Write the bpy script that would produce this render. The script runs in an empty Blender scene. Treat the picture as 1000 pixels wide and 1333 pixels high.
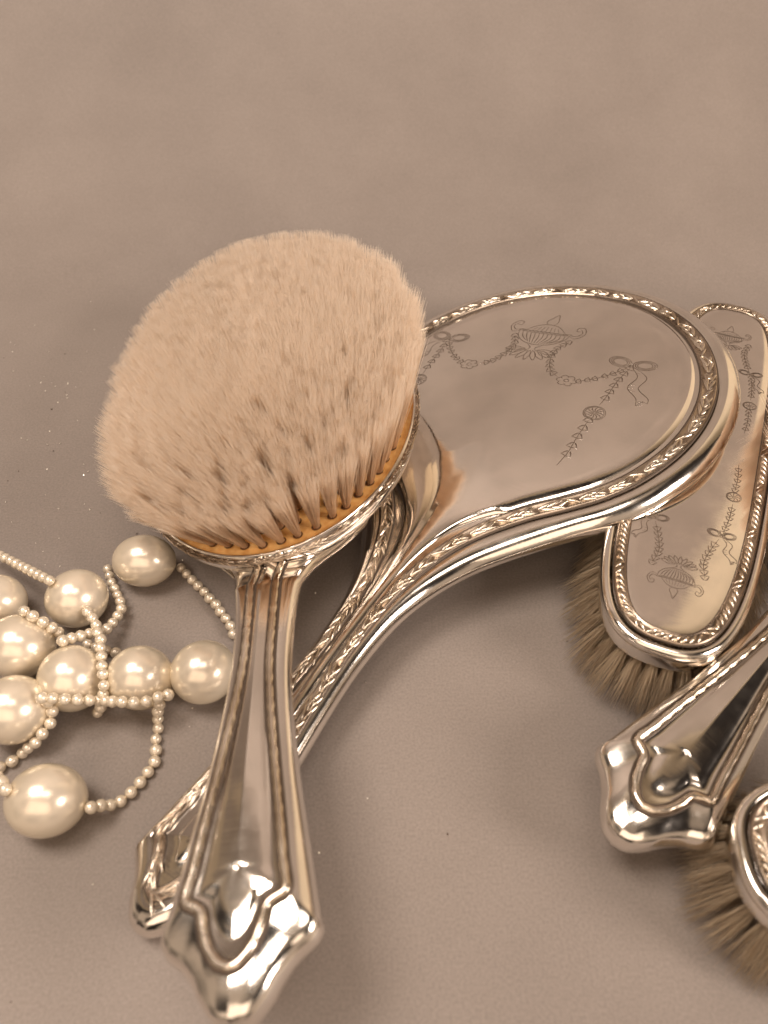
import bpy, bmesh, math, random
import numpy as np
from mathutils import Matrix, Vector, Euler

# ------------------------------------------------------------------ camera, world, lights
# all shapes below are written in centimetres and scaled to metres
S = 0.01
scene = bpy.context.scene
col = scene.collection
rnd = random.Random(7)
rng = np.random.default_rng(7)

cam_d = bpy.data.cameras.new("camera")
cam = bpy.data.objects.new("camera", cam_d)
col.objects.link(cam)
cam.location = (0, 0, 0.205)
cam.rotation_euler = (math.radians(42), 0, 0)
cam_d.sensor_fit = 'VERTICAL'
cam_d.sensor_height = 24
cam_d.lens = 1045 / 1333 * 24
cam_d.clip_start = 0.005
cam_d.clip_end = 50
cam_d.dof.use_dof = True
cam_d.dof.focus_distance = 0.258
cam_d.dof.aperture_fstop = 8.5
scene.camera = cam
scene.cycles.diffuse_bounces = 16
scene.cycles.max_bounces = 20
scene.cycles.transmission_bounces = 8
scene.cycles.glossy_bounces = 6

world = bpy.data.worlds.new("World")
scene.world = world
world.use_nodes = True
wn = world.node_tree
wn.nodes.clear()
w_out = wn.nodes.new("ShaderNodeOutputWorld")
w_bg = wn.nodes.new("ShaderNodeBackground")
w_tc = wn.nodes.new("ShaderNodeTexCoord")
w_no = wn.nodes.new("ShaderNodeTexNoise")
w_no.inputs["Scale"].default_value = 1.9
w_no.inputs["Detail"].default_value = 1.5
w_rp = wn.nodes.new("ShaderNodeValToRGB")
w_rp.color_ramp.elements[0].position = 0.42
w_rp.color_ramp.elements[0].color = (0.05, 0.037, 0.03, 1)
w_rp.color_ramp.elements[1].position = 0.56
w_rp.color_ramp.elements[1].color = (0.95, 0.70, 0.50, 1)
wn.links.new(w_tc.outputs["Generated"], w_no.inputs["Vector"])
wn.links.new(w_no.outputs["Fac"], w_rp.inputs["Fac"])
wn.links.new(w_rp.outputs["Color"], w_bg.inputs["Color"])
w_bg.inputs["Strength"].default_value = 0.42
wn.links.new(w_bg.outputs[0], w_out.inputs[0])

def area(name, loc, target, size, power, colour, size_y=None):
    d = bpy.data.lights.new(name, 'AREA')
    d.energy = power
    d.color = colour
    d.size = size
    if size_y:
        d.shape = 'RECTANGLE'
        d.size_y = size_y
    o = bpy.data.objects.new(name, d)
    col.objects.link(o)
    o.location = loc
    o.rotation_euler = (Vector(target) - Vector(loc)).to_track_quat('-Z', 'Y').to_euler()
    return o

area("ceiling_lamp", (-0.36, 0.16, 0.95), (0.0, 0.2, 0), 0.38, 6.2, (1.0, 0.86, 0.74))
area("side_lamp", (0.88, -0.28, 0.60), (0.02, 0.2, 0), 0.34, 8.0, (1.0, 0.84, 0.72))
area("front_lamp", (-0.20, -0.80, 0.95), (0.0, 0.55, 0.25), 1.30, 5.0, (1.0, 0.76, 0.56), 0.90)
area("added_backdrop_fill", (0.12, 0.02, 1.30), (0.0, 0.59, 0.85), 0.40, 3.4, (1.0, 0.85, 0.72))  # added, unseen fill that brightens the paper reflected in the mirror plate

scene.view_settings.view_transform = 'Standard'
scene.view_settings.look = 'None'
scene.view_settings.exposure = 0.12
scene.view_settings.gamma = 1.0

# ------------------------------------------------------------------ materials
def new_mat(name):
    m = bpy.data.materials.new(name)
    m.use_nodes = True
    n = m.node_tree
    return m, n, n.nodes["Principled BSDF"], n.links

def noise_bump(n, L, b, scale, strength, dist, detail=3, coord="Object"):
    tc = n.nodes.new("ShaderNodeTexCoord")
    no = n.nodes.new("ShaderNodeTexNoise")
    no.inputs["Scale"].default_value = scale
    no.inputs["Detail"].default_value = detail
    bp = n.nodes.new("ShaderNodeBump")
    bp.inputs["Strength"].default_value = strength
    bp.inputs["Distance"].default_value = dist
    L.new(tc.outputs[coord], no.inputs["Vector"])
    L.new(no.outputs["Fac"], bp.inputs["Height"])
    L.new(bp.outputs["Normal"], b.inputs["Normal"])
    return tc, no, bp

def ramp(n, L, src, c0, c1, p0=0.35, p1=0.65):
    r = n.nodes.new("ShaderNodeValToRGB")
    r.color_ramp.elements[0].position = p0
    r.color_ramp.elements[0].color = (*c0, 1)
    r.color_ramp.elements[1].position = p1
    r.color_ramp.elements[1].color = (*c1, 1)
    L.new(src, r.inputs["Fac"])
    return r

def silver(name, base, rough, dent_scale, dent, tarnish=None, wear=0.05):
    m, n, b, L = new_mat(name)
    b.inputs["Metallic"].default_value = 1.0
    tc, no, bp = noise_bump(n, L, b, dent_scale, dent, 0.001, 2)
    fine = n.nodes.new("ShaderNodeTexNoise")
    fine.inputs["Scale"].default_value = 260
    fine.inputs["Detail"].default_value = 5
    L.new(tc.outputs["Object"], fine.inputs["Vector"])
    mr = n.nodes.new("ShaderNodeMapRange")
    mr.inputs["From Min"].default_value = 0.3
    mr.inputs["From Max"].default_value = 0.75
    mr.inputs["To Min"].default_value = rough
    mr.inputs["To Max"].default_value = rough + wear
    L.new(fine.outputs["Fac"], mr.inputs["Value"])
    sm = n.nodes.new("ShaderNodeTexNoise")
    sm.inputs["Scale"].default_value = 38
    sm.inputs["Detail"].default_value = 6
    sm.inputs["Roughness"].default_value = 0.65
    L.new(tc.outputs["Object"], sm.inputs["Vector"])
    sr = n.nodes.new("ShaderNodeMapRange")
    sr.inputs["From Min"].default_value = 0.45
    sr.inputs["From Max"].default_value = 0.7
    sr.inputs["To Min"].default_value = 0.0
    sr.inputs["To Max"].default_value = wear * 1.6
    L.new(sm.outputs["Fac"], sr.inputs["Value"])
    ad = n.nodes.new("ShaderNodeMath")
    ad.operation = 'ADD'
    L.new(mr.outputs["Result"], ad.inputs[0])
    L.new(sr.outputs["Result"], ad.inputs[1])
    L.new(ad.outputs[0], b.inputs["Roughness"])
    mp = n.nodes.new("ShaderNodeMapping")
    mp.inputs["Rotation"].default_value = (0, 0, 0.7)
    mp.inputs["Scale"].default_value = (30, 1500, 200)
    L.new(tc.outputs["Object"], mp.inputs["Vector"])
    sc_ = n.nodes.new("ShaderNodeTexNoise")
    sc_.inputs["Scale"].default_value = 1.0
    sc_.inputs["Detail"].default_value = 2
    L.new(mp.outputs["Vector"], sc_.inputs["Vector"])
    b2 = n.nodes.new("ShaderNodeBump")
    b2.inputs["Strength"].default_value = 0.05
    b2.inputs["Distance"].default_value = 0.0002
    L.new(sc_.outputs["Fac"], b2.inputs["Height"])
    L.new(bp.outputs["Normal"], b2.inputs["Normal"])
    L.new(b2.outputs["Normal"], b.inputs["Normal"])
    t = n.nodes.new("ShaderNodeTexNoise")
    t.inputs["Scale"].default_value = 70
    t.inputs["Detail"].default_value = 4
    L.new(tc.outputs["Object"], t.inputs["Vector"])
    r = ramp(n, L, t.outputs["Fac"], tarnish or tuple(c * 0.9 for c in base), base, 0.3, 0.6)
    L.new(r.outputs["Color"], b.inputs["Base Color"])
    return m

M_silver = silver("polished_silver", (0.93, 0.885, 0.83), 0.085, 55, 0.08)
M_plate = silver("silver_plate", (0.95, 0.90, 0.85), 0.055, 30, 0.02, wear=0.05)
M_border = silver("chased_silver", (0.88, 0.80, 0.70), 0.19, 300, 0.08, tarnish=(0.55, 0.45, 0.34))
M_groove, n, b, L = new_mat("oxidised_silver")
b.inputs["Base Color"].default_value = (0.19, 0.15, 0.12, 1)
b.inputs["Metallic"].default_value = 0.8
b.inputs["Roughness"].default_value = 0.42
M_black, n, b, L = new_mat("groove_shade_dark")  # dark colour standing in for the shade beside the borders
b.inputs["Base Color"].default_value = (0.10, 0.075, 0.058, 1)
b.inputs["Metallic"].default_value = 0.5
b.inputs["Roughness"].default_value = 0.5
M_bed = silver("dark_bed_silver", (0.50, 0.41, 0.33), 0.24, 200, 0.08, tarnish=(0.20, 0.155, 0.12))  # darker metal for the ground between border leaves

def paper():
    m, n, b, L = new_mat("taupe_paper")
    tc, no, bp = noise_bump(n, L, b, 900, 0.22, 0.0004, 4)
    big = n.nodes.new("ShaderNodeTexNoise")
    big.inputs["Scale"].default_value = 9
    big.inputs["Detail"].default_value = 6
    big.inputs["Roughness"].default_value = 0.6
    L.new(tc.outputs["Object"], big.inputs["Vector"])
    r = ramp(n, L, big.outputs["Fac"], (0.232, 0.200, 0.181), (0.292, 0.253, 0.230), 0.3, 0.7)
    fib = n.nodes.new("ShaderNodeTexNoise")
    fib.inputs["Scale"].default_value = 1400
    fib.inputs["Detail"].default_value = 2
    L.new(tc.outputs["Object"], fib.inputs["Vector"])
    fr = ramp(n, L, fib.outputs["Fac"], (0.86, 0.86, 0.86), (1.08, 1.08, 1.08), 0.3, 0.7)
    mx = n.nodes.new("ShaderNodeMix")
    mx.data_type = 'RGBA'
    mx.blend_type = 'MULTIPLY'
    mx.inputs["Factor"].default_value = 1.0
    L.new(r.outputs["Color"], mx.inputs["A"])
    L.new(fr.outputs["Color"], mx.inputs["B"])
    L.new(mx.outputs["Result"], b.inputs["Base Color"])
    b.inputs["Roughness"].default_value = 0.62
    b.inputs["Specular IOR Level"].default_value = 0.35
    return m
M_paper = paper()

M_wall, n, b, L = new_mat("cream_wall")
tc, no, bp = noise_bump(n, L, b, 60, 0.1, 0.002)
r = ramp(n, L, no.outputs["Fac"], (0.74, 0.66, 0.52), (0.82, 0.74, 0.60))
L.new(r.outputs["Color"], b.inputs["Base Color"])
b.inputs["Roughness"].default_value = 0.8

def hair_mat(name, c0, c1, trans, scale=400, rough=0.4, tmix=0.45):
    m, n, b, L = new_mat(name)
    tc = n.nodes.new("ShaderNodeTexCoord")
    no = n.nodes.new("ShaderNodeTexNoise")
    no.inputs["Scale"].default_value = scale
    no.inputs["Detail"].default_value = 2
    mp = n.nodes.new("ShaderNodeMapping")
    mp.inputs["Scale"].default_value = (1, 1, 0.08)
    L.new(tc.outputs["Object"], mp.inputs["Vector"])
    L.new(mp.outputs["Vector"], no.inputs["Vector"])
    r = ramp(n, L, no.outputs["Fac"], c0, c1)
    L.new(r.outputs["Color"], b.inputs["Base Color"])
    b.inputs["Roughness"].default_value = rough
    tr = n.nodes.new("ShaderNodeBsdfTranslucent")
    tr.inputs["Color"].default_value = (*trans, 1)
    mix = n.nodes.new("ShaderNodeMixShader")
    mix.inputs[0].default_value = tmix
    out = n.nodes["Material Output"]
    L.new(b.outputs[0], mix.inputs[1])
    L.new(tr.outputs[0], mix.inputs[2])
    L.new(mix.outputs[0], out.inputs["Surface"])
    return m
M_bristle = hair_mat("cream_bristle", (0.985, 0.895, 0.80), (0.998, 0.945, 0.88), (1.0, 0.93, 0.85), tmix=0.72, rough=0.6)
def pad_glow_roots(m):
    """pad glow put into the colour: amber at the root, cream at the tip (object z runs 0..1 cm along each unit-long tuft)"""
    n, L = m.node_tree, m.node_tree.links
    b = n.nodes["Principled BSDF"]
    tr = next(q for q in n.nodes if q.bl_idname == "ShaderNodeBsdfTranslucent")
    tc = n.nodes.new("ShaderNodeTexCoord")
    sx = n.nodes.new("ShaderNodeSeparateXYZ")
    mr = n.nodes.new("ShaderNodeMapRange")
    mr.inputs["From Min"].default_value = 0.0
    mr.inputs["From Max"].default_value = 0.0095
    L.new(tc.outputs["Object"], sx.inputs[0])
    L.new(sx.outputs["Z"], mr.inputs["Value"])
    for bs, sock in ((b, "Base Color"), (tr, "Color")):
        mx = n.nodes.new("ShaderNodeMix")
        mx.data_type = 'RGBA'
        mx.inputs["A"].default_value = (0.98, 0.79, 0.56, 1)  # amber root colour stands in for the pad's orange glow
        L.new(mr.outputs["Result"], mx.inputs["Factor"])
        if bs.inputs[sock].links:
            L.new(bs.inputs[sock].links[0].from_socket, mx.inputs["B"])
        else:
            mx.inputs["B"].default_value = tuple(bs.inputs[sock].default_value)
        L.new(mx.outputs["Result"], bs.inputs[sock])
pad_glow_roots(M_bristle)
M_tan = hair_mat("tan_bristle", (0.44, 0.34, 0.23), (0.76, 0.64, 0.48), (0.7, 0.56, 0.38), 900, 0.4, 0.35)

M_pad, n, b, L = new_mat("amber_pad")
tc, no, bp = noise_bump(n, L, b, 500, 0.3, 0.0005)
r = ramp(n, L, no.outputs["Fac"], (0.86, 0.45, 0.14), (0.95, 0.58, 0.22))
L.new(r.outputs["Color"], b.inputs["Base Color"])
b.inputs["Roughness"].default_value = 0.5
b.inputs["Subsurface Weight"].default_value = 0.0
M_hole, n, b, L = new_mat("dark_tuft_hole")
b.inputs["Base Color"].default_value = (0.16, 0.07, 0.025, 1)
b.inputs["Roughness"].default_value = 0.7

M_pearl, n, b, L = new_mat("cream_pearl")
tc, no, bp = noise_bump(n, L, b, 110, 0.04, 0.001)
r = ramp(n, L, no.outputs["Fac"], (0.79, 0.70, 0.58), (0.84, 0.76, 0.645))
lw = n.nodes.new("ShaderNodeLayerWeight")
lw.inputs["Blend"].default_value = 0.35
mx = n.nodes.new("ShaderNodeMix")
mx.data_type = 'RGBA'
L.new(lw.outputs["Facing"], mx.inputs["Factor"])
L.new(r.outputs["Color"], mx.inputs["A"])
mx.inputs["B"].default_value = (0.80, 0.71, 0.53, 1)
L.new(mx.outputs["Result"], b.inputs["Base Color"])
b.inputs["Metallic"].default_value = 0.42
b.inputs["Roughness"].default_value = 0.25
b.inputs["Coat Weight"].default_value = 0.7
b.inputs["Coat Roughness"].default_value = 0.16
M_cord, n, b, L = new_mat("cream_cord")
b.inputs["Base Color"].default_value = (0.7, 0.6, 0.45, 1)
b.inputs["Roughness"].default_value = 0.8
M_glass, n, b, L = new_mat("mirror_glass")
b.inputs["Base Color"].default_value = (0.9, 0.92, 0.92, 1)
b.inputs["Metallic"].default_value = 1.0
b.inputs["Roughness"].default_value = 0.02
M_glit, n, b, L = new_mat("silver_glitter")
b.inputs["Base Color"].default_value = (0.95, 0.9, 0.8, 1)
b.inputs["Metallic"].default_value = 0.4
b.inputs["Roughness"].default_value = 0.35
M_dust, n, b, L = new_mat("dark_dust")
b.inputs["Base Color"].default_value = (0.06, 0.035, 0.02, 1)
b.inputs["Roughness"].default_value = 0.9
M_maker, n, b, L = new_mat("mark_recess")
b.inputs["Base Color"].default_value = (0.2, 0.16, 0.13, 1)
b.inputs["Metallic"].default_value = 0.8
b.inputs["Roughness"].default_value = 0.4

# ------------------------------------------------------------------ mesh helpers
def make_mesh(name, V, F, mat, smooth=True):
    me = bpy.data.meshes.new(name)
    V = np.asarray(V, float) * S
    me.from_pydata(V.tolist(), [], [tuple(int(i) for i in f) for f in F])
    me.materials.append(mat)
    if smooth:
        me.polygons.foreach_set("use_smooth", [True] * len(me.polygons))
    me.update()
    return me

def link(name, me, parent=None, mtx=None, kind=None):
    o = bpy.data.objects.new(name, me)
    col.objects.link(o)
    if parent is not None:
        o.parent = parent
    if mtx is not None:
        o.matrix_local = mtx
    if kind:
        o["kind"] = kind
    return o

def part(name, V, F, mat, parent=None, smooth=True, kind=None):
    return link(name, make_mesh(name, V, F, mat, smooth), parent, None, kind)

def thing(name, label, cat, mtx=None, group=None):
    o = bpy.data.objects.new(name, None)
    col.objects.link(o)
    o.empty_display_size = 0.02
    if mtx is not None:
        o.matrix_world = mtx
    o["label"] = label
    o["category"] = cat
    if group:
        o["group"] = group
    return o

def pose(a, b, c, T):
    """yaw a, pitch b, roll c in degrees (Rz Rx Ry) and a location in centimetres"""
    R = (Matrix.Rotation(math.radians(a), 4, 'Z') @ Matrix.Rotation(math.radians(b), 4, 'X')
         @ Matrix.Rotation(math.radians(c), 4, 'Y'))
    return Matrix.Translation(Vector(T) * S) @ R

def catmull(P, n):
    """open Catmull-Rom through the rows of P, n samples per span; repeated rows give corners"""
    P = np.asarray(P, float)
    Q = np.vstack([2 * P[0] - P[1], P, 2 * P[-1] - P[-2]])
    out = []
    for i in range(1, len(Q) - 2):
        p0, p1, p2, p3 = Q[i - 1], Q[i], Q[i + 1], Q[i + 2]
        for k in range(n):
            t = k / n
            out.append(0.5 * ((2 * p1) + (-p0 + p2) * t + (2 * p0 - 5 * p1 + 4 * p2 - p3) * t * t
                              + (-p0 + 3 * p1 - 3 * p2 + p3) * t ** 3))
    out.append(P[-1])
    return np.array(out)

def resample(P, step):
    s = np.r_[0, np.cumsum(np.linalg.norm(np.diff(P, axis=0), axis=1))]
    n = max(2, int(round(s[-1] / step)) + 1)
    u = np.linspace(0, s[-1], n)
    return np.stack([np.interp(u, s, P[:, i]) for i in range(P.shape[1])], 1)

def rings_mesh(rings, closed=True, cap_last=False, cap_first=False):
    n = len(rings[0])
    V = np.vstack(rings)
    F = []
    m = n if closed else n - 1
    for k in range(len(rings) - 1):
        a, b_ = k * n, (k + 1) * n
        for i in range(m):
            j = (i + 1) % n
            F.append((a + i, a + j, b_ + j, b_ + i))
    if cap_last:
        F.append(tuple(range((len(rings) - 1) * n, len(rings) * n)))
    if cap_first:
        F.append(tuple(reversed(range(n))))
    return V, F

def merge(me, dist=0.00002):
    bm = bmesh.new()
    bm.from_mesh(me)
    bmesh.ops.remove_doubles(bm, verts=bm.verts, dist=dist)
    bmesh.ops.recalc_face_normals(bm, faces=bm.faces)
    bm.to_mesh(me)
    bm.free()
    me.update()

def tube(path, r, sides=6, closed=False):
    P = np.asarray(path, float)
    n = len(P)
    T = np.gradient(P, axis=0)
    if closed:
        T = np.roll(P, -1, 0) - np.roll(P, 1, 0)
    T /= np.maximum(np.linalg.norm(T, axis=1, keepdims=True), 1e-9)
    up = np.array([0, 0, 1.0])
    N = np.cross(T, up)
    bad = np.linalg.norm(N, axis=1) < 1e-4
    N[bad] = [1, 0, 0]
    N /= np.linalg.norm(N, axis=1, keepdims=True)
    B = np.cross(N, T)
    a = np.linspace(0, 2 * np.pi, sides, endpoint=False)
    V = (P[:, None, :] + r * (np.cos(a)[None, :, None] * N[:, None, :] + np.sin(a)[None, :, None] * B[:, None, :])).reshape(-1, 3)
    F = []
    for i in range(n if closed else n - 1):
        for k in range(sides):
            F.append((i * sides + k, i * sides + (k + 1) % sides,
                      ((i + 1) % n) * sides + (k + 1) % sides, ((i + 1) % n) * sides + k))
    return V, F

def join(parts):
    V, F, o = [], [], 0
    for v, f in parts:
        V.append(np.asarray(v, float))
        F += [tuple(i + o for i in q) for q in f]
        o += len(v)
    return np.vstack(V), F

# one chased leaf: a low arched, pointed grid
LU, LV = np.meshgrid(np.linspace(0, 1, 6), np.linspace(-1, 1, 5), indexing='ij')
def leaf(p, t, nrm, side, length, width, height, ang, flip=1):
    """leaf from p along direction t turned by ang about nrm"""
    ca, sa = math.cos(ang) , math.sin(ang) * flip
    d = t * ca + side * sa
    s = -t * sa + side * ca
    wv = width * np.sin(np.pi * np.clip(LU * 0.94 + 0.03, 0, 1)) ** 0.8
    z = height * (1 - LV ** 2) * np.sin(np.pi * LU) ** 0.6 * (1 - 0.35 * np.exp(-(LV / 0.25) ** 2))
    V = (p[None, None, :] + d * (LU * length)[..., None] + s * (wv * LV)[..., None] + nrm * z[..., None]).reshape(-1, 3)
    F = [(i * 5 + j, i * 5 + j + 1, (i + 1) * 5 + j + 1, (i + 1) * 5 + j) for i in range(5) for j in range(4)]
    return V, F

BEDS = []
def lay_beds(parent):
    """the darker metal ground between the leaves of the borders made since the last call"""
    V, F = join(BEDS)
    BEDS.clear()
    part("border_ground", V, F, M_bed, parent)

def border(path, width, unit, style="leaf", closed=True, height=0.075):
    """chased border following a path (rows of x, y, z on the metal): two bead lines, a raised bed and leaves"""
    P = resample(np.asarray(path, float), 0.07)
    if closed:
        P = P[:-1]
    n = len(P)
    T = (np.roll(P, -1, 0) - np.roll(P, 1, 0)) if closed else np.gradient(P, axis=0)
    T /= np.linalg.norm(T, axis=1, keepdims=True)
    up = np.array([0, 0, 1.0])
    Sd = np.cross(up, T)
    Sd /= np.linalg.norm(Sd, axis=1, keepdims=True)
    out = []
    W = np.asarray(width(P) if callable(width) else np.full(n, width), float)
    h = (W / 2)[:, None]
    # raised bed
    prof = [(-h * 1.25, -0.03), (-h, 0.045), (-h * 0.82, 0.05), (-h * 0.7, 0.015), (0, 0.03), (h * 0.7, 0.015), (h * 0.82, 0.05), (h, 0.045), (h * 1.25, -0.03)]
    if style == "ridge":     # a plain rolled bead between two grooves, its edges nicked by hand
        wob = 1 + 0.10 * np.sin(np.arange(n) * 0.07 / unit * 2 * np.pi)[:, None] + 0.05 * rng.standard_normal((n, 1))
        prof = [(-h * 1.5, 0.0), (-h * 1.15, -0.035), (-h, -0.03), (-h * 0.9, 0.035), (-h * 0.6, 0.78 * height), (0, height), (h * 0.6, 0.78 * height), (h * 0.9, 0.035), (h, -0.03), (h * 1.15, -0.035), (h * 1.5, 0.0)]
        return rings_mesh([P + Sd * a * (wob if abs(z) < 1 and np.abs(a).max() < W.max() * 0.53 else 1) + up * z for a, z in prof], closed)
    rings = [P + Sd * a + up * z for a, z in prof]
    BEDS.append(rings_mesh(rings, closed))
    s = np.r_[0, np.cumsum(np.linalg.norm(np.diff(P, axis=0), axis=1))]
    total = s[-1] + (np.linalg.norm(P[0] - P[-1]) if closed else 0)
    k = max(1, int(total / unit))
    bed_w = W
    unit = total / k
    for q in range(k):
        u = q * unit
        i = min(n - 1, int(np.searchsorted(s, u)))
        p, t, sd = P[i], T[i], Sd[i]
        base = p + up * 0.02
        width, h = float(W[i]), float(W[i]) / 2
        if style == "leaf":
            m = q % 7
            if m == 0:          # flower in a diamond of ribbons
                for f in (1, -1):
                    out.append(leaf(base - t * unit * 0.8 - sd * h * 0.7 * f, t, up, sd, unit * 2.0, width * 0.13, height * 1.15, math.atan2(h * 1.4, unit * 2.0), f))
                a = np.linspace(0, 2 * np.pi, 8, endpoint=False)
                cv = [base + up * height * 1.2]
                cv += [base + (t * math.cos(x) + sd * math.sin(x)) * width * 0.2 + up * height * 0.4 for x in a]
                out.append((np.array(cv), [(0, 1 + j, 1 + (j + 1) % 8) for j in range(8)]))
            elif m in (3, 4):   # ribbons crossing over
                f = 1 if m == 3 else -1
                out.append(leaf(base - sd * h * 0.8 * f - t * unit * 0.5, t, up, sd, unit * 2.1, width * 0.10, height * 1.2, math.atan2(h * 1.6, unit * 2.0), f))
            else:
                for f in (1, -1):
                    out.append(leaf(base + sd * f * width * 0.02, t, up, sd, unit * 2.0, width * 0.15, height * rnd.uniform(0.8, 1.1), rnd.uniform(0.24, 0.34), f))
        else:                    # slanting reeds crossed now and then by a ribbon
            f = 1
            if q % 9 in (0, 1):
                f = -1
            out.append(leaf(base - sd * h * 0.75 * f - t * unit * 0.6, t, up, sd, math.hypot(width * 0.78, unit * 1.3), width * 0.15, height * rnd.uniform(0.85, 1.15), math.atan2(width * 0.75, unit * 1.3), f))
    return join(out)

def grooves(path, width, parent, closed=True, w=0.028):
    """dark strip down each side of a border, standing in for groove shade"""
    P = resample(np.asarray(path, float), 0.08)
    if closed:
        P = P[:-1]
    T = (np.roll(P, -1, 0) - np.roll(P, 1, 0)) if closed else np.gradient(P, axis=0)
    T /= np.linalg.norm(T, axis=1, keepdims=True)
    Sd = np.cross(np.array([0, 0, 1.0]), T)
    Sd /= np.linalg.norm(Sd, axis=1, keepdims=True)
    out = []
    for f in (1, -1):
        c = f * np.asarray(width(P) if callable(width) else np.full(len(P), width), float)[:, None] * 0.5 * 1.28
        out.append(rings_mesh([P + Sd * (c + a) + np.array([0, 0, z]) for a, z in ((-w, -0.03), (-w * 0.7, 0.012), (0, 0.020), (w * 0.7, 0.012), (w, -0.03))], closed))
    V, F = join(out)
    part("groove_shade_strip", V, F, M_black, parent)

def engrave(lines, z=0.0, w=0.026, h=0.006):
    """cut lines drawn as very shallow three-sided strips lying in the metal"""
    out = []
    for Lp in lines:
        P = np.asarray(Lp, float)
        if len(P) < 2:
            continue
        T = np.gradient(P, axis=0)
        T /= np.maximum(np.linalg.norm(T, axis=1, keepdims=True), 1e-9)
        N = np.stack([-T[:, 1], T[:, 0]], 1)
        n = len(P)
        ww = w * (0.35 + 0.65 * np.sin(np.linspace(0.25, np.pi - 0.25, n)))[:, None] / 2
        a = np.c_[P + N * ww, np.full(n, z + 0.001)]
        m = np.c_[P, np.full(n, z + h)]
        c = np.c_[P - N * ww, np.full(n, z + 0.001)]
        V = np.vstack([a, m, c])
        F = []
        for i in range(n - 1):
            F.append((i, i + 1, n + i + 1, n + i))
            F.append((n + i, n + i + 1, 2 * n + i + 1, 2 * n + i))
        out.append((V, F))
    return join(out)

def arc(cx, cy, rx, ry, a0, a1, rot=0, n=14):
    a = np.radians(np.linspace(a0, a1, n))
    x, y = rx * np.cos(a), ry * np.sin(a)
    c, s_ = math.cos(math.radians(rot)), math.sin(math.radians(rot))
    return np.stack([cx + x * c - y * s_, cy + x * s_ + y * c], 1)

def chain(P, leaf_len=0.26, step=0.27, first=0.1):
    """a husk garland: stem with pairs of pointed leaves"""
    C = resample(catmull(P, 8), 0.05)
    s = np.arange(len(C)) * 0.05
    T = np.gradient(C, axis=0)
    T /= np.linalg.norm(T, axis=1, keepdims=True)
    out = [C]
    u = first
    while u < s[-1] - 0.05:
        i = min(len(C) - 1, int(u / 0.05))
        p, t = C[i], T[i]
        nn = np.array([-t[1], t[0]])
        for f in (1, -1):
            tip = p - t * leaf_len * 0.15 + nn * f * leaf_len * 0.62
            mid = p - t * leaf_len * 0.75 + nn * f * leaf_len * 0.30
            b2 = p - t * leaf_len * 0.9
            out.append(catmull([b2, mid, tip], 4))
            out.append(catmull([tip, p + nn * f * 0.03 - t * 0.02, p + t * 0.02], 4))
            out.append(np.array([b2 + nn * f * 0.02, (mid + tip) / 2, tip]))
        u += step
    return out

def bow(x, y, s=1.0, mir=1, ang=0):
    out = []
    def tr(P):
        P = np.asarray(P, float) * s
        c, q = math.cos(math.radians(ang)), math.sin(math.radians(ang))
        P = np.stack([P[:, 0] * c - P[:, 1] * q, P[:, 0] * q + P[:, 1] * c], 1)
        return np.stack([x + mir * P[:, 0], y + P[:, 1]], 1)
    for sg in (1, -1):
        for k in (1.0, 0.80, 0.62):
            out.append(tr(arc(sg * 0.42, 0.14, 0.40 * k, 0.27 * k, 0, 360, sg * 14, 26)))
        for q in range(9):
            a = math.radians(-60 + q * 30)
            c0 = np.array([sg * 0.42 + 0.40 * math.cos(a), 0.14 + 0.27 * math.sin(a)])
            c1 = np.array([sg * 0.42 + 0.32 * math.cos(a), 0.14 + 0.21 * math.sin(a)])
            out.append(tr([c0, c1]))
    out.append(tr(arc(0, 0, 0.07, 0.09, 0, 360)))
    t1 = catmull([(0.08, -0.1), (0.36, -0.55), (0.22, -1.15), (0.62, -1.6), (0.72, -1.95)], 7)
    t2 = catmull([(0.16, -0.08), (0.66, -0.5), (0.56, -1.1), (0.98, -1.5), (1.05, -1.75)], 7)
    out += [tr(t1), tr(t2), tr([t1[-1], (t1[-1] + t2[-1]) / 2 + np.array([0, 0.16]), t2[-1]])]
    for q in range(4, len(t1), 2):
        if (q // 6) % 2 == 0:
            out.append(tr([t1[q], t1[q] * 0.45 + t2[min(q, len(t2) - 1)] * 0.55]))
    return out

def rosette(x, y, r, spokes=9):
    out = [arc(x, y, r, r * 0.92, 0, 360, 0, 24), arc(x, y, r * 0.86, r * 0.8, 0, 360, 0, 24), arc(x, y, r * 0.16, r * 0.16, 0, 360, 0, 8)]
    for k in range(spokes):
        a = 2 * math.pi * k / spokes
        out.append(catmull([(x + r * 0.2 * math.cos(a), y + r * 0.2 * math.sin(a)),
                            (x + r * 0.55 * math.cos(a + 0.2), y + r * 0.5 * math.sin(a + 0.2)),
                            (x + r * 0.8 * math.cos(a), y + r * 0.74 * math.sin(a))], 4))
    return out

def flower(x, y, r):
    out = []
    for k in range(6):
        a = k * 60
        out.append(arc(x + r * 0.62 * math.cos(math.radians(a)), y + r * 0.5 * math.sin(math.radians(a)), r * 0.36, r * 0.27, a - 110, a + 110, 0, 9))
    out.append(arc(x, y, r * 0.25, r * 0.22, 0, 360, 0, 9))
    return out

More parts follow.
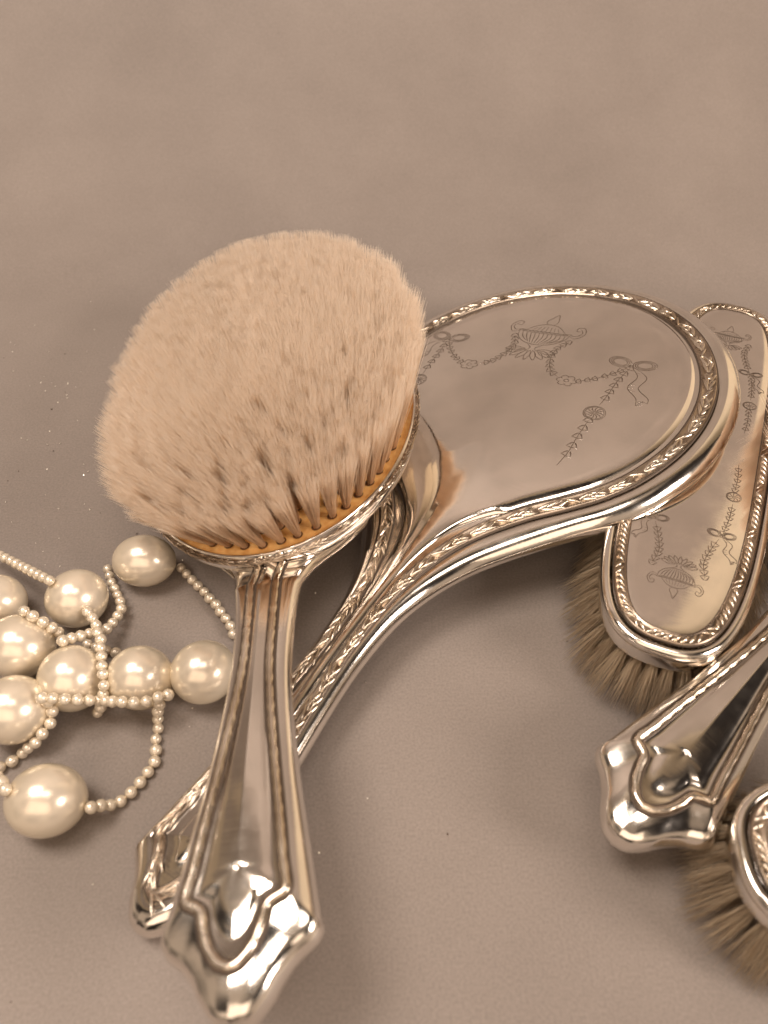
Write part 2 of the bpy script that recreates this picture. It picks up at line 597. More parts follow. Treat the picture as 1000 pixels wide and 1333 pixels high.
def urn(x, y, s=1.0, flip=1):
    """two-handled fluted urn with a finial above and a spray of husks below; flip=-1 turns it over"""
    out = []
    def tr(P):
        P = np.asarray(P, float) * s
        return np.stack([x + P[:, 0], y + flip * P[:, 1]], 1)
    out += [tr(catmull([(-1.0, 0.35), (-0.85, -0.15), (-0.35, -0.5), (0.35, -0.5), (0.85, -0.15), (1.0, 0.35)], 7)),
            tr(catmull([(-1.0, 0.35), (-0.5, 0.28), (0.5, 0.28), (1.0, 0.35)], 6)),
            tr(catmull([(-0.98, 0.27), (-0.5, 0.19), (0.5, 0.19), (0.98, 0.27)], 6)),
            tr(catmull([(-0.75, 0.35), (-0.4, 0.68), (0, 0.78), (0.4, 0.68), (0.75, 0.35)], 6)),
            tr(catmull([(-0.14, 0.78), (-0.22, 1.0), (-0.1, 1.25), (0.02, 1.5), (0.14, 1.22), (0.2, 1.0), (0.12, 0.78)], 5)),
            tr(catmull([(-0.3, -0.55), (-0.1, -0.72), (-0.15, -0.85)], 4)),
            tr(catmull([(0.3, -0.55), (0.1, -0.72), (0.15, -0.85)], 4))]
    for q in range(11):
        u = -0.82 + q * 0.164
        out.append(tr(catmull([(u, 0.2), (u * 0.93 + 0.06, -0.1), (u * 0.55, -0.46 + 0.2 * abs(u) ** 3)], 4)))
        out.append(tr(arc(u, 0.24, 0.07, 0.06, 0, 180, 0, 6)))
    for q in range(7):
        u = -0.5 + q / 6
        out.append(tr([(u, 0.36), (u * 0.8, 0.62 - 0.3 * u * u)]))
    for sg in (1, -1):
        out.append(tr(catmull([(sg * 0.98, 0.2), (sg * 1.25, 0.15), (sg * 1.45, 0.5), (sg * 1.3, 0.85), (sg * 1.08, 0.8), (sg * 1.1, 0.6), (sg * 1.25, 0.62)], 5)))
        out.append(tr(catmull([(sg * 0.98, 0.3), (sg * 1.18, 0.28), (sg * 1.34, 0.5), (sg * 1.22, 0.74)], 5)))
    for q in range(9):
        a = math.radians(-170 + q * 20)
        c0 = np.array([0.25 * math.cos(a), -0.8 + 0.1 * math.sin(a)])
        c1 = np.array([0.98 * math.cos(a), -0.85 + 0.62 * math.sin(a)])
        dd = (c1 - c0)
        nn = np.array([-dd[1], dd[0]]) * 0.17
        out.append(tr(catmull([c0, (c0 + c1) / 2 + nn, c1, (c0 + c1) / 2 - nn, c0], 5)))
    return out

# ------------------------------------------------------------------ the setting: one sheet of paper curving up into a backdrop
def sweep():
    yk = [-150, -20, 0, 10, 20, 27, 31]
    prof = [(y, 0.0) for y in yk]
    R = 26.0
    for k in range(1, 25):
        a = math.radians(90 * k / 24)
        prof.append((33 + R * math.sin(a), R - R * math.cos(a)))
    prof += [(59, 40), (59, 60), (59, 84), (59, 125)]
    xs = np.linspace(-95, 37, 35)
    V = [(x, y, z) for y, z in prof for x in xs]
    n = len(xs)
    F = [(k * n + i, k * n + i + 1, (k + 1) * n + i + 1, (k + 1) * n + i) for k in range(len(prof) - 1) for i in range(n - 1)]
    o = part("backdrop_paper", V, F, M_paper, kind="structure")
    return o
sweep()
part("table_top", [(-150, -150, -0.4), (150, -150, -0.4), (150, 74, -0.4), (-150, 74, -0.4)], [(0, 1, 2, 3)], M_wall, kind="structure")
part("wall", [(-200, 75, -60), (200, 75, -60), (200, 75, 240), (-200, 75, 240)], [(0, 3, 2, 1)], M_wall, kind="structure")
# ------------------------------------------------------------------ hair tufts
def tuft_mesh(name, n, r0, r1, hair_w, mat, jitter=0.04, bend=0.0, seed=0, segs=3, ragged=0.04, straw=1.0):
    """unit-long tuft along +z (scaled by the object): radius r0 at the root, r1 at the tip, in cm for 1 cm of length"""
    g = np.random.default_rng(seed)
    V, F = [], []
    o = 0
    ring = np.array([0, 2 * np.pi / 3, 4 * np.pi / 3])
    for _ in range(n):
        a, q = g.uniform(0, 2 * np.pi), math.sqrt(g.uniform(0, 1))
        root = np.array([math.cos(a), math.sin(a)]) * q * r0
        tip = np.array([math.cos(a), math.sin(a)]) * q * r1 + g.normal(0, jitter, 2)
        ln = 1 - abs(g.normal(0, ragged))
        bd = g.normal(0, bend, 2)
        tw = g.uniform(0, 6)
        for k in range(segs + 1):
            t = k / segs
            c = root + (tip - root) * t + bd * math.sin(math.pi * t)
            w = hair_w * (1 - 0.78 * t ** 2) * straw
            for x in ring:
                V.append((c[0] + w * math.cos(x + tw), c[1] + w * math.sin(x + tw), ln * t))
        for k in range(segs):
            for j in range(3):
                F.append((o + k * 3 + j, o + k * 3 + (j + 1) % 3, o + k * 3 + 3 + (j + 1) % 3, o + k * 3 + 3 + j))
        F.append((o + segs * 3, o + segs * 3 + 1, o + segs * 3 + 2))
        o += 3 * (segs + 1)
    return make_mesh(name, V, F, mat, True)

# ------------------------------------------------------------------ hairbrush, bristles up
A_PAD, B_PAD = 4.53, 6.12
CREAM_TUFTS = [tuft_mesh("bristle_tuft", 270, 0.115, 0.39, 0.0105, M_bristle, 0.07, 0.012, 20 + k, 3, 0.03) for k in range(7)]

def head_shell(parent):
    n = 120
    a = np.linspace(0, 2 * np.pi, n, endpoint=False)
    def ring(s, z, e=0.0):
        return np.stack([(A_PAD + e) * s * np.cos(a), (B_PAD + e) * s * np.sin(a), np.full(n, z)], 1)
    prof = [(1, -0.10, 0.0), (1, 0.02, 0.01), (1, 0.05, 0.035), (1, 0.03, 0.07), (1, -0.03, 0.085), (1, -0.09, 0.08), (1, -0.16, 0.10), (1, -0.26, 0.13),
            (1, -0.38, 0.13), (1, -0.50, 0.10), (1, -0.62, 0.04), (1, -0.74, -0.06), (0.95, -0.96, 0), (0.86, -1.22, 0), (0.72, -1.48, 0),
            (0.54, -1.70, 0), (0.34, -1.84, 0), (0.14, -1.9, 0), (0.01, -1.91, 0)]
    V, F = rings_mesh([ring(s, z, e) for s, z, e in prof], True, True)
    me = make_mesh("head_shell", V, F, M_silver)
    merge(me)
    o = link("head_shell", me, parent)
    path = ring(1, -0.20, 0.11)
    # chased border round the side of the head
    P = np.vstack([path, path[:1]])
    Vb, Fb = border(P, 0.13, 0.2, "leaf", True, 0.04)
    part("leaf_border", Vb, Fb, M_border, parent)
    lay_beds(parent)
    return o

def half_to_full(H):
    """right half (x >= 0, from head to tip) to the whole open outline, left side first"""
    left = H.copy()
    left[:, 0] *= -1
    return np.vstack([left, H[-2::-1]])

def brush_handle(parent):
    # pairs (outer x, outer y, rope x, rope y)
    C = [(2.7, -3.3, 1.5, -3.6), (2.25, -4.0, 0.95, -4.3), (1.68, -4.75, 0.5, -4.9), (1.22, -5.5, 0.36, -5.6), (0.96, -6.4, 0.36, -6.5), (0.84, -7.6, 0.35, -7.6),
         (0.82, -9.0, 0.36, -9.0), (0.94, -10.4, 0.50, -10.4), (1.14, -11.8, 0.70, -11.8), (1.36, -13.1, 0.88, -13.0), (1.56, -14.3, 1.0, -13.9),
         (1.66, -14.88, 1.08, -14.30), (1.71, -15.08, 1.06, -14.50), (1.58, -15.32, 0.88, -14.58), (1.22, -15.58, 0.70, -14.70), (0.92, -15.90, 0.62, -15.0),
         (0.68, -16.25, 0.48, -15.35), (0.36, -16.56, 0.24, -15.64), (0.0, -16.66, 0.0, -15.74)]
    D = catmull(C, 8)
    D[:, [0, 2]] *= np.interp(-D[:, 1], [4, 12, 15], [0.97, 0.93, 0.95])[:, None]
    O = half_to_full(D[:, :2])
    Rp = half_to_full(D[:, 2:])
    n = len(O)
    SH = np.array([0, 0.84])
    y = Rp[:, 1]
    A = np.stack([np.zeros(n), np.maximum(y, -13.9)], 1)
    z0 = np.interp(-y, [3.5, 4.6, 5.4, 6.4, 20], [-1.0, -0.75, -0.38, 0.0, 0.0])
    th = np.interp(-y, [3.5, 5, 7, 9, 12, 15.9], [1.0, 1.0, 0.95, 0.95, 1.3, 1.6])
    rings = []
    def add(P, z):
        rings.append(np.c_[P - SH, z])
    def L1(t):
        return O + (Rp - O) * t
    def L2(t):
        return Rp + (A - Rp) * t
    # from the middle of the underside out, round the edge and over the front to the middle
    add(A, z0 - th)
    add(L2(0.5), z0 - th * 0.99)
    add(L1(0.98), z0 - th * 0.94)
    add(L1(0.55), z0 - th * 0.84)
    add(L1(0.18), z0 - th * 0.66)
    add(L1(0.03), z0 - th * 0.50)
    add(L1(0.0), z0 - th * 0.38)
    add(L1(0.04), z0 - th * 0.27)
    add(L1(0.10), z0 - th * 0.19)
    add(L1(0.18), z0 - th * 0.14)
    add(L1(0.30), z0 - th * 0.105)
    add(L1(0.50), z0 - th * 0.07)
    add(L1(0.72), z0 - 0.045)
    add(L1(0.84), z0 - 0.035)
    add(L1(1.0), z0 + 0.0)
    bul = np.interp(-y, [4, 6, 12.2, 14.0, 15.9], [0.09, 0.12, 0.11, 0.04, 0.03])
    en = np.interp(-y, [12.6, 14.0], [0, 1])
    add(L2(0.2), z0 - 0.035)
    add(L2(0.27), z0 - 0.045)
    add(L2(0.36), z0 - 0.02 + bul * 0.1)
    for t in (0.45, 0.56, 0.68, 0.8, 0.9, 0.95, 1.0):
        f = (t - 0.33) / 0.67
        add(L2(t), z0 + bul * ((1 - en) * f + en * (1 - (1 - f) ** 2.2)))
    V, F = rings_mesh(rings, False)
    me = make_mesh("handle", V, F, M_silver)
    merge(me)
    link("handle", me, parent)
    keep = y < -5.35
    path = np.c_[Rp - SH, z0 + 0.01][keep]
    Vb, Fb = border(path, 0.20, 0.42, "ridge", False, 0.10)
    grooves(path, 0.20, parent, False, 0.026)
    part("leaf_border", Vb, Fb, M_border, parent)

def pad(parent):
    n = 96
    a = np.linspace(0, 2 * np.pi, n, endpoint=False)
    rings = [np.stack([A_PAD * s * np.cos(a), B_PAD * s * np.sin(a), np.full(n, z)], 1)
             for s, z in ((1.0, -0.06), (0.97, -0.02), (0.85, 0.02), (0.6, 0.05), (0.3, 0.06), (0.01, 0.06))]
    V, F = rings_mesh(rings, True, True)
    part("bristle_pad", V, F, M_pad, parent)

def tuft_sites():
    """rows of tufts following the rim, one inside the other"""
    out = []
    a = np.linspace(0, 2 * np.pi, 400)
    for k in range(9):
        ra, rb = A_PAD - 0.34 - 0.50 * k, B_PAD - 0.36 - 0.55 * k
        if ra < 0.15:
            break
        ring = np.stack([ra * np.cos(a + 0.35 * k), rb * np.sin(a + 0.35 * k)], 1)
        out += [(float(p[0]) + rnd.uniform(-0.03, 0.03), float(p[1]) + rnd.uniform(-0.03, 0.03)) for p in resample(ring, 0.535)[:-1]]
    return out

def tuft_pose(x, yv):
    u, v = x / A_PAD, yv / B_PAD
    r = math.hypot(u, v)
    a = math.degrees(math.atan2(v, u)) % 360
    spl = np.interp(a, [0, 45, 90, 135, 180, 225, 250, 290, 320, 360], [0.31, 0.27, 0.37, 0.33, 0.26, 0.48, 0.49, 0.43, 0.38, 0.31])
    Ln = np.interp(a, [0, 60, 100, 140, 180, 230, 270, 320, 360], [3.1, 3.4, 3.6, 3.1, 2.4, 2.4, 2.65, 2.9, 3.1])
    Ln = Ln * min(1, r * 1.6) + 3.05 * (1 - min(1, r * 1.6))
    d = Vector((spl * u * 1.08 + rnd.gauss(0, 0.02), spl * v * 1.08 + rnd.gauss(0, 0.02), 1)).normalized()
    return d, Ln * rnd.uniform(0.99, 1.01)

def tuft_matrix(x, yv, z, d, Ln, wscale=1.0):
    q = d.to_track_quat('Z', 'Y').to_matrix().to_4x4()
    return (Matrix.Translation(Vector((x, yv, z)) * S) @ q @ Matrix.Rotation(rnd.uniform(0, 6.28), 4, 'Z')
            @ Matrix.Diagonal(Vector((wscale, wscale, Ln, 1))))

def hairbrush(label, P, separate=True):
    t = thing("hairbrush", label, "hairbrush", P, "silver hairbrushes")
    head_shell(t)
    brush_handle(t)
    pad(t)
    sites = tuft_sites()
    hv, hf = [], []
    if separate:
        for k, (x, yv) in enumerate(sites):
            d, Ln = tuft_pose(x, yv)
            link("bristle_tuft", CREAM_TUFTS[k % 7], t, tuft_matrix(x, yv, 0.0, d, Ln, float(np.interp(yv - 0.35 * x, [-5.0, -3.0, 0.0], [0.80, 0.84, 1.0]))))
            a = np.linspace(0, 2 * np.pi, 10, endpoint=False)
            c = np.stack([x - d.x * 0.05 + 0.15 * np.cos(a), yv - 0.02 + 0.15 * np.sin(a), np.full(10, 0.068 - 0.075 * ((x / A_PAD) ** 2 + (yv / B_PAD) ** 2) ** 1.5 + 0.01)], 1)
            hv.append((c, [tuple(range(10))]))
        V, F = join(hv)
        part("tuft_hole", V, F, M_hole, t, False, "stuff")
    else:
        vv = []
        base = [np.array([v.co[:] for v in m.vertices]) / S for m in CREAM_TUFTS]
        fc = [[tuple(p.vertices) for p in m.polygons] for m in CREAM_TUFTS]
        for k, (x, yv) in enumerate(sites):
            if k % 2:
                continue
            d, Ln = tuft_pose(x, yv)
            Mx = np.array(tuft_matrix(x, yv, 0.0, d, Ln, 1.6))
            Mx[:3, 3] /= S
            B = base[k % 7]
            vv.append((B @ Mx[:3, :3].T + Mx[:3, 3], fc[k % 7]))
        V, F = join(vv)
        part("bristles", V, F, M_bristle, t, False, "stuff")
    return t

hairbrush("large silver hairbrush lying bristles up, its cream bristles and amber pad in full view", pose(2.26, -4.39, -12.33, (-3.50, 20.16, 2.71)))
hairbrush("silver hairbrush handle with a pointed shield end, running out at the right edge", pose(-46.3, 1.334, 2.203, (17.928, 18.785, 2.602)), False)

# ------------------------------------------------------------------ hand mirror, back up
mir = thing("hand_mirror", "silver hand mirror lying face down, engraved with an urn, bows and garlands", "hand mirror",
            pose(-32.255, 4.453, -12.669, (5.054, 22.181, 2.5)))
def mirror_body(t):
    a, b_, e = 5.9, 6.1, 0.98
    C = []
    for deg in (90, 75, 60, 45, 30, 15, 0, -15, -30, -42, -52):
        c, s_ = math.cos(math.radians(deg)), math.sin(math.radians(deg))
        C.append(((a + e) * c, (b_ + e) * s_, a * c, b_ * s_))
    C += [(3.45, -6.35, 2.75, -5.55), (2.70, -7.15, 2.0, -6.35), (2.05, -7.95, 1.38, -7.2), (1.52, -8.85, 0.93, -8.15), (1.15, -9.75, 0.62, -9.2), (0.92, -10.7, 0.44, -10.4), (0.82, -12.0, 0.39, -11.9),
          (0.84, -13.2, 0.44, -13.1), (0.94, -14.6, 0.55, -14.5), (1.08, -16.0, 0.66, -15.9), (1.24, -17.4, 0.79, -17.2), (1.37, -18.4, 0.88, -17.9), (1.42, -18.85, 0.92, -18.2),
          (1.38, -18.98, 0.90, -18.32), (1.12, -19.22, 0.72, -18.48), (0.86, -19.5, 0.54, -18.72), (0.60, -19.9, 0.36, -19.08), (0.3, -20.18, 0.16, -19.34), (0, -20.25, 0, -19.42)]
    D = catmull(C, 8)
    O = half_to_full(D[:, :2])[:-1]
    Rp = half_to_full(D[:, 2:])[:-1]
    n = len(O)
    y = Rp[:, 1]
    A = np.stack([np.zeros(n), np.interp(y, [-18.2, -12, -9.5, -6, -3, 6.2], [-18.0, -12, -9.0, -3.5, -1.0, 1.2])], 1)
    k = np.interp(-y, [4, 8.5, 30], [1, 0.55, 0.55])
    rings = []
    def add(P, z):
        rings.append(np.c_[P, np.broadcast_to(z, n)])
    L1 = lambda q: O + (Rp - O) * q
    L2 = lambda q: Rp + (A - Rp) * q
    th = np.interp(-y, [4, 9, 13, 19.5], [0.86, 0.72, 0.62, 0.72])
    add(L2(0.3), -th)
    add(L1(0.8), -th)
    add(L1(0.35), -th * 0.985)
    add(L1(0.12), -th * 0.90)
    add(L1(0.02), -th * 0.76)
    add(L1(0.0), -th * 0.62)
    add(L1(0.025), -th * 0.47)
    add(L1(0.09), -th * 0.33)
    add(L1(0.19), -th * 0.20)
    add(L1(0.31), -th * 0.11)
    add(L1(0.45), -th * 0.055)
    add(L1(0.58), -th * 0.04)
    add(L1(0.66), -0.055 * k)
    add(L1(0.76), -0.085 * k)
    add(L1(0.86), -0.03 * k)
    add(L1(1.0), 0.0)
    hd = np.interp(-y, [6, 9.5], [1, 0])
    i1 = 0.05 * hd + 0.38 * (1 - hd)
    i2 = 0.075 * hd + 0.55 * (1 - hd)
    add(Rp + (A - Rp) * i1[:, None], -0.035)
    add(Rp + (A - Rp) * i2[:, None], -0.01)
    for q in (0.1, 0.2, 0.3, 0.4, 0.5, 0.6, 0.7, 0.8, 0.9, 1.0):
        qq = np.maximum(q, i2 + (1 - i2) * (q - 0.1) / 0.9 * 0.999 + 0.002)
        bulge = (1 - hd) * 0.07 * (1 - (1 - q) ** 2)
        dome = hd * 0.37 * (1 - (1 - q) ** 2)
        add(Rp + (A - Rp) * np.minimum(qq, 1.0)[:, None], bulge + dome)
    V, F = rings_mesh(rings, True)
    fold = part
    # body (rim and edge) and the plate are two pieces of metal
    nb = 18
    Vb, Fb = rings_mesh(rings[:nb], True)
    me = make_mesh("silver_rim", Vb, Fb, M_silver)
    merge(me)
    link("silver_rim", me, t)
    Vp, Fp = rings_mesh(rings[nb - 1:], True)
    me = make_mesh("back_plate", Vp, Fp, M_plate)
    merge(me)
    link("back_plate", me, t)
    part("leaf_border", *tapered_border(Rp, hd), M_border, t)
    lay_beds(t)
    # the looking glass on the underside
    m = 72
    ang = np.linspace(0, 2 * np.pi, m, endpoint=False)
    G = np.stack([5.9 * np.cos(ang), 6.1 * np.sin(ang), np.full(m, -0.875)], 1)
    part("mirror_glass", G, [tuple(reversed(range(m)))], M_glass, t, False)

def tapered_border(Rp, hd):
    """wide border round the head, narrower down the handle"""
    n = len(Rp)
    P = np.c_[Rp, np.zeros(n)]
    wide = lambda lo, hi: (lambda Q: np.interp(-Q[:, 1], [6.0, 10.0], [hi, lo]))
    grooves(np.vstack([P, P[:1]]), wide(0.24, 0.42), mir, True, 0.028)
    return border(np.vstack([P, P[:1]]), wide(0.26, 0.45), 0.31, "leaf", True, 0.08)
mirror_body(mir)

def mirror_dome(V):
    """height of the domed back under each point, found on the plate mesh itself"""
    from mathutils.bvhtree import BVHTree
    me = next(o for o in mir.children if o.name.startswith("back_plate")).data
    bvh = BVHTree.FromPolygons([v.co / S for v in me.vertices], [tuple(p.vertices) for p in me.polygons])
    out = []
    for x, y_, _ in V:
        hit = bvh.ray_cast(Vector((x, y_, 5)), Vector((0, 0, -1)))[0]
        out.append(hit.z if hit is not None else 0.0)
    return np.array(out)

def mirror_engraving():
    X0 = -0.53
    L = []
    L += urn(X0 - 0.05, 2.42, 1.02)
    for m in (1, -1):
        f = lambda P: [(X0 + m * (x - X0), y_) for x, y_ in P]
        gar = [(0.55, 2.3), (0.3, 1.75), (0.36, 1.15), (0.62, 0.6), (1.0, 0.34)]
        L += chain(f(gar), 0.24, 0.26)
        L += flower(X0 + m * (1.38 - X0), 0.22, 0.36)
        L += chain(f([(1.78, 0.3), (2.25, 0.62), (2.65, 1.02), (3.0, 1.5)]), 0.22, 0.3)
        L += bow(X0 + m * (3.1 - X0), 1.66, 1.0, m, 4)
        L += chain(f([(3.1, 1.52), (2.98, 0.78), (2.95, -0.1), (2.9, -0.62)]), 0.26, 0.36)
        L += rosette(X0 + m * (2.9 - X0), -1.02, 0.36, 12)
        L += chain(f([(2.86, -1.42), (2.84, -2.3), (2.85, -2.96), (2.75, -3.6)]), 0.28, 0.42)
    V, F = engrave([np.asarray(q, float) + (0.016, -0.020) for q in L], 0.0, 0.014, 0.003)
    V[:, 2] += mirror_dome(V)
    part("engraving_glint", V, F, M_silver, mir)  # bright offset strip gives each engraved line a built-in glint
    V, F = engrave(L, 0.0, 0.034, 0.006)
    V[:, 2] += mirror_dome(V)
    part("engraved_ornament", V, F, M_groove, mir)
mirror_engraving()

# ------------------------------------------------------------------ clothes brushes, backs up
TAN_TUFTS = [tuft_mesh("bristle_tuft", 95, 0.12, 0.32, 0.0075, M_tan, 0.07, 0.03, 60 + k, 3, 0.09) for k in range(6)]
def sup(a, b_, nexp=3.2, n=160):
    t = np.linspace(0, 2 * np.pi, n, endpoint=False)
    c, s_ = np.cos(t), np.sin(t)
    P = np.stack([a * np.sign(c) * np.abs(c) ** (2 / nexp), b_ * np.sign(s_) * np.abs(s_) ** (2 / nexp)], 1)
    P = np.vstack([P, P[:1]])
    return resample(P, 0.12)[:-1]
def offset(P, d):
    T = np.roll(P, -1, 0) - np.roll(P, 1, 0)
    T /= np.linalg.norm(T, axis=1, keepdims=True)
    return P + np.stack([T[:, 1], -T[:, 0]], 1) * d

def clothes_brush(label, P, tuft_len=1.75):
    t = thing("clothes_brush", label, "clothes brush", P, "silver backed clothes brushes")
    base = sup(1.62, 7.88)
    n = len(base)
    R_ = lambda d, z: np.c_[offset(base, d), np.full(n, z)]
    prof = [(0.33, -0.115), (0.36, -0.13), (0.40, -0.11), (0.45, -0.07), (0.53, -0.06), (0.61, -0.10), (0.66, -0.18), (0.67, -0.27), (0.64, -0.34),
            (0.61, -0.37), (0.62, -0.45), (0.63, -0.80), (0.62, -0.84), (0.57, -0.86), (0.3, -0.86), (-0.2, -0.86)]
    Vp, Fp = rings_mesh([R_(0.34, -0.13)] + [R_(d, z) for d, z in prof], True)
    part("silver_rim", Vp, Fp, M_silver, t)
    V, F = rings_mesh([R_(0.36, -0.12), R_(0.05, -0.01), R_(0.0, 0.0), R_(-0.3, 0.005)], True, True)
    part("back_plate", V, F, M_plate, t)
    path = np.c_[offset(base, 0.18), np.full(n, -0.01)]
    V, F = border(path, 0.30, 0.22, "reed", True, 0.085)
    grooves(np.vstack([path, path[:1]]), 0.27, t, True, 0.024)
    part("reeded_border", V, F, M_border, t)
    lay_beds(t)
    V, F = rings_mesh([np.c_[base * 1.0, np.full(n, -0.865)], np.c_[base * 0.98, np.full(n, -0.90)]], True, True)
    part("bristle_board", V, F, M_hole, t, False)
    sites = []
    for d, k in ((0.36, 0), (-0.1, 1), (-0.62, 2)):
        ring = resample(np.vstack([offset(base, d), offset(base, d)[:1]]), 0.40)[:-1]
        T = np.roll(ring, -1, 0) - np.roll(ring, 1, 0)
        T /= np.linalg.norm(T, axis=1, keepdims=True)
        N = np.stack([T[:, 1], -T[:, 0]], 1)
        for p, nn in zip(ring, N):
            sites.append((p, nn, (0.46, 0.26, 0.1)[k]))
    for k, (p, nn, spl) in enumerate(sites):
        sp = spl + rnd.gauss(0, 0.07)
        d = Vector((nn[0] * sp + rnd.gauss(0, 0.06), nn[1] * sp + rnd.gauss(0, 0.06), -1)).normalized()
        link("bristle_tuft", TAN_TUFTS[k % 6], t, tuft_matrix(p[0], p[1], -0.86, d, tuft_len * rnd.uniform(1.02, 1.2)))
    # engraving: an urn at each end, garlands up to bows, and long husk chains
    L = []
    for fy in (1, -1):
        tr = lambda P: [(x, fy * y_) for x, y_ in P]
        L += urn(0.0, fy * 6.0, 0.52, fy)
        for m in (1, -1):
            L += chain(tr([(m * 0.72, 5.75), (m * 0.62, 5.2), (m * 0.75, 4.6), (m * 0.9, 4.15)]), 0.20, 0.2)
            L += bow(m * 0.95, fy * 4.02, 0.5, m, 0 if fy > 0 else 0)
            L += chain(tr([(m * 0.98, 3.9), (m * 1.08, 3.2), (m * 1.1, 2.6)]), 0.18, 0.22)
            L += rosette(m * 1.1, fy * 2.28, 0.22, 8)
            L += chain(tr([(m * 1.1, 2.0), (m * 1.12, 1.4), (m * 1.08, 0.8)]), 0.18, 0.24)
    V, F = engrave(L, 0.006, 0.024, 0.006)
    part("engraved_ornament", V, F, M_groove, t)
    return t
cb = clothes_brush("long engraved silver clothes brush with tan bristles, lying under the hand mirror",
                   pose(-22.74, -0.19, -0.467, (10.38, 19.0, 2.85)))
def copy_tree(o, P, label):
    c = o.copy()
    col.objects.link(c)
    c.matrix_world = P
    c["label"] = label
    for ch in o.children:
        d = ch.copy()
        col.objects.link(d)
        d.parent = c
    return c
copy_tree(cb, pose(-93, 0, 0, (16.15, 5.65, 2.85)),
          "rounded end of a silver clothes brush with tan bristles, cut by the lower right edge")

# ------------------------------------------------------------------ pearl necklace
LARGE = [(-7.50,15.67,0.82,0.98,0.82), (-9.21,14.18,0.88,0.92,0.88), (-11.65,14.11,0.82,0.92,0.82), (-10.40,12.46,0.92,1.02,0.92), (-8.63,11.44,0.92,0.92,0.92), (-6.74,11.46,0.92,0.88,0.92), (-5.03,11.66,0.88,0.93,0.88), (-9.95,10.48,0.92,0.98,0.92), (-8.38,8.02,0.89,1.00,0.89)]
STRANDS = [
  [(-12.52,16.15,0.75), (-12.26,15.98,0.84), (-12.01,15.80,0.92), (-11.76,15.62,1.01), (-11.50,15.44,1.10), (-11.25,15.26,1.19), (-11.00,15.08,1.28), (-10.75,14.90,1.38), (-10.50,14.72,1.47), (-10.26,14.54,1.57), (-10.01,14.36,1.67), (-9.76,14.18,1.77)],
  [(-10.15,13.07,1.81), (-9.87,12.92,1.78), (-9.62,12.84,1.60), (-9.45,12.83,1.33), (-9.36,12.88,1.03)],
  [(-8.83,15.81,0.21), (-8.70,15.52,0.24), (-8.56,15.23,0.27), (-8.40,14.96,0.31), (-8.24,14.68,0.36), (-8.08,14.41,0.40), (-7.97,14.11,0.44), (-7.99,13.80,0.52), (-8.05,13.49,0.60), (-8.13,13.21,0.71), (-8.28,12.99,0.90), (-8.43,12.79,1.09), (-8.58,12.58,1.29), (-8.72,12.37,1.50), (-8.85,12.16,1.69)],
  [(-8.60,13.42,1.25), (-8.44,13.26,1.17), (-8.26,13.00,1.22), (-8.13,12.70,1.27), (-7.97,12.44,1.32), (-7.89,12.13,1.37), (-7.78,11.83,1.42), (-7.69,11.52,1.43), (-7.58,11.23,1.49), (-7.51,10.94,1.39), (-7.58,10.85,1.10), (-7.70,10.82,0.81), (-7.79,10.78,0.50), (-7.94,10.77,0.23)],
  [(-8.97,10.46,1.60), (-8.71,10.47,1.55), (-8.39,10.46,1.52), (-8.10,10.51,1.40), (-7.87,10.61,1.20), (-7.71,10.74,0.95), (-7.46,10.64,1.11), (-7.21,10.53,1.28), (-6.92,10.46,1.39), (-6.60,10.44,1.39), (-6.29,10.50,1.34), (-6.02,10.66,1.27), (-5.83,10.83,1.09)],
  [(-6.08,10.67,0.85), (-6.18,10.63,0.55), (-6.24,10.58,0.23), (-6.20,10.33,0.16), (-6.20,10.01,0.16), (-6.14,9.69,0.16), (-6.11,9.37,0.16), (-6.23,9.08,0.16), (-6.38,8.80,0.16), (-6.56,8.53,0.16), (-6.78,8.30,0.16), (-6.97,8.14,0.30), (-7.12,8.02,0.56), (-7.26,7.87,0.81)],
  [(-6.51,15.90,0.16), (-6.30,15.66,0.16), (-6.08,15.42,0.16), (-5.86,15.19,0.16), (-5.63,14.96,0.16), (-5.43,14.71,0.16), (-5.20,14.48,0.16), (-5.03,14.21,0.16), (-4.83,13.96,0.16), (-4.65,13.69,0.16), (-4.53,13.39,0.16)],
  [(-8.91,10.49,1.31), (-8.86,10.39,1.01), (-8.91,10.15,0.80), (-9.06,9.87,0.75), (-9.26,9.71,0.56), (-9.50,9.65,0.37), (-9.70,9.61,0.16), (-9.91,9.38,0.16), (-10.18,9.21,0.16)],
  [(-9.76,8.57,1.29), (-9.54,8.38,1.42), (-9.32,8.19,1.55), (-9.12,7.97,1.67)],
  [(-8.81,13.04,0.16), (-8.51,12.93,0.16), (-8.21,12.82,0.16), (-7.90,12.74,0.16)]]

neck = thing("pearl_necklace", "cream pearl necklace with large oval pearls strung between runs of tiny ones", "necklace",
             Matrix.Translation(Vector((-8.5, 12, 0)) * S))
OFF = np.array([-8.5, 12, 0])
def sphere_mesh(name, u, v, mat, lumps=0.0, hole=False, seed=0):
    g = np.random.default_rng(seed)
    ph = g.uniform(0, 6, 4)
    rings = []
    for i in range(v + 1):
        a = math.pi * i / v
        q = np.linspace(0, 2 * np.pi, u, endpoint=False)
        r = 1 + lumps * (math.sin(2 * a + ph[0]) * np.cos(q + ph[1]) + 0.6 * np.cos(2 * q + ph[2]) * math.sin(a) ** 2)
        rings.append(np.stack([r * math.sin(a) * np.cos(q), r * math.sin(a) * np.sin(q), np.full(u, math.cos(a)) * r.mean()], 1))
    V, F = rings_mesh(rings, True)
    me = make_mesh(name, V, F, mat)
    merge(me, 1e-6)
    return me
LONG = {0: 2, 2: 0, 3: -10, 4: 80, 5: 85, 6: 25, 7: 10, 8: 5, 1: 40}
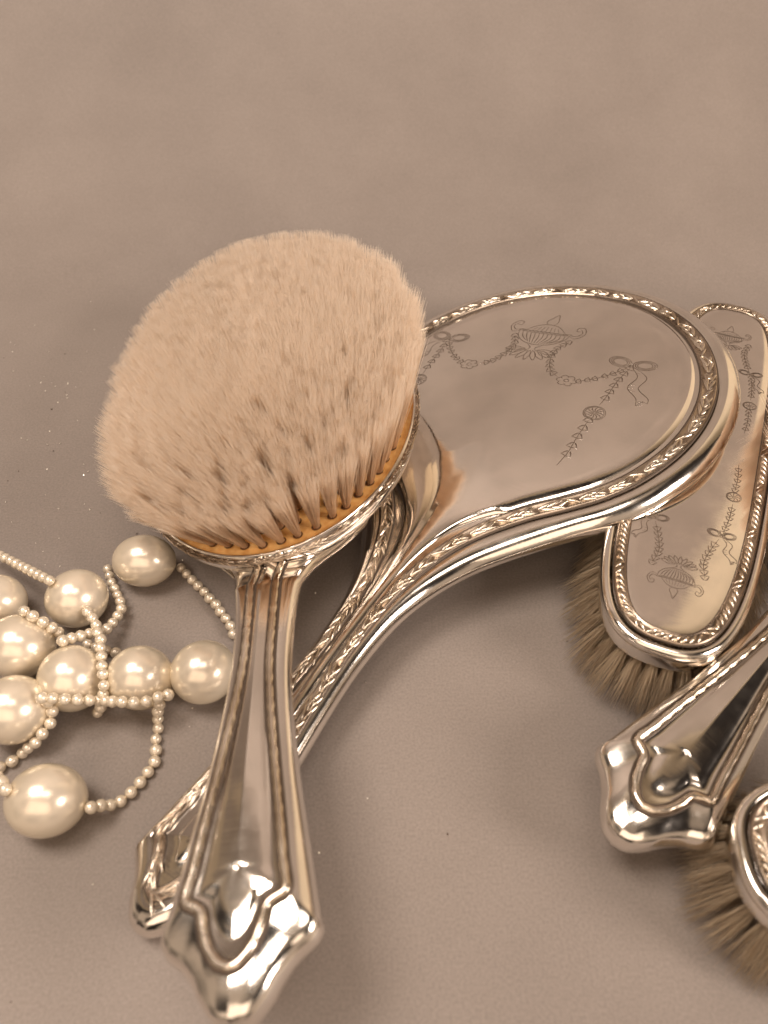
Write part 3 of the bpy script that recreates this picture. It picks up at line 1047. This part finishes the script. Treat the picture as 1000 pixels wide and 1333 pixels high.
for i, (x, y_, z, a, b_) in enumerate(LARGE):
    me = sphere_mesh("large_pearl", 56, 40, M_pearl, 0.006, seed=i)
    M4 = (Matrix.Translation(Vector((x - OFF[0], y_ - OFF[1], z)) * S) @ Matrix.Rotation(math.radians(LONG[i]), 4, 'Z')
          @ Matrix.Diagonal(Vector((a, b_, b_, 1))))
    link("large_pearl", me, neck, M4)
SEED = [sphere_mesh("seed_pearl", 20, 14, M_pearl, 0.012, seed=30 + k) for k in range(4)]
cords = []
for st in STRANDS:
    st = np.array(st) - OFF
    for k, p in enumerate(st):
        rr = 0.16 * rnd.uniform(0.95, 1.05)
        link("seed_pearl", SEED[k % 4], neck, Matrix.Translation(Vector(p) * S) @ Euler((rnd.uniform(0, 6), rnd.uniform(0, 6), 0)).to_matrix().to_4x4()
             @ Matrix.Diagonal(Vector((rr, rr, rr, 1))))
    cords.append(tube(st, 0.03, 5))
V, F = join(cords)
part("cord", V, F, M_cord, neck)

# ------------------------------------------------------------------ glitter and dust lying on the paper
def specks(name, label, cat, n, sampler, r0, r1, mat, seed):
    g = np.random.default_rng(seed)
    out = []
    for _ in range(n):
        x, y_ = sampler(g)
        r = g.uniform(r0, r1)
        m = 5
        a = np.linspace(0, 2 * np.pi, m, endpoint=False) + g.uniform(0, 6)
        tx, ty = g.normal(0, 0.35, 2)
        q = np.stack([r * np.cos(a) * g.uniform(0.6, 1), r * np.sin(a)], 1)
        zz = q[:, 0] * tx + q[:, 1] * ty
        zz = zz - zz.min() + 0.004
        top = np.c_[q + [x, y_], zz + r * 0.15]
        bot = np.c_[q + [x, y_], zz]
        out.append((np.vstack([top, bot]), [(0, 1, 2, 3, 4)] + [(i, 5 + i, 5 + (i + 1) % m, (i + 1) % m) for i in range(m)]))
    V, F = join(out)
    o = part(name, V, F, mat, None, False, "stuff")
    o["label"] = label
    o["category"] = cat
    return o
def left_cloud(g):
    if g.uniform() < 0.72:
        return g.normal(-13, 3.2), g.normal(22, 4.0)
    return g.uniform(-13, 0), g.uniform(3, 20)
specks("glitter_specks", "tiny silver glitter specks scattered on the paper left of the hairbrush", "glitter", 130, left_cloud, 0.014, 0.038, M_glit, 3)
def dust_any(g):
    if g.uniform() < 0.6:
        return g.normal(-12, 3.5), g.normal(19, 5.0)
    return g.uniform(-14, 9), g.uniform(2, 30)
specks("dust_specks", "tiny dark specks of dust strewn over the grey paper", "dust", 60, dust_any, 0.016, 0.042, M_dust, 5)
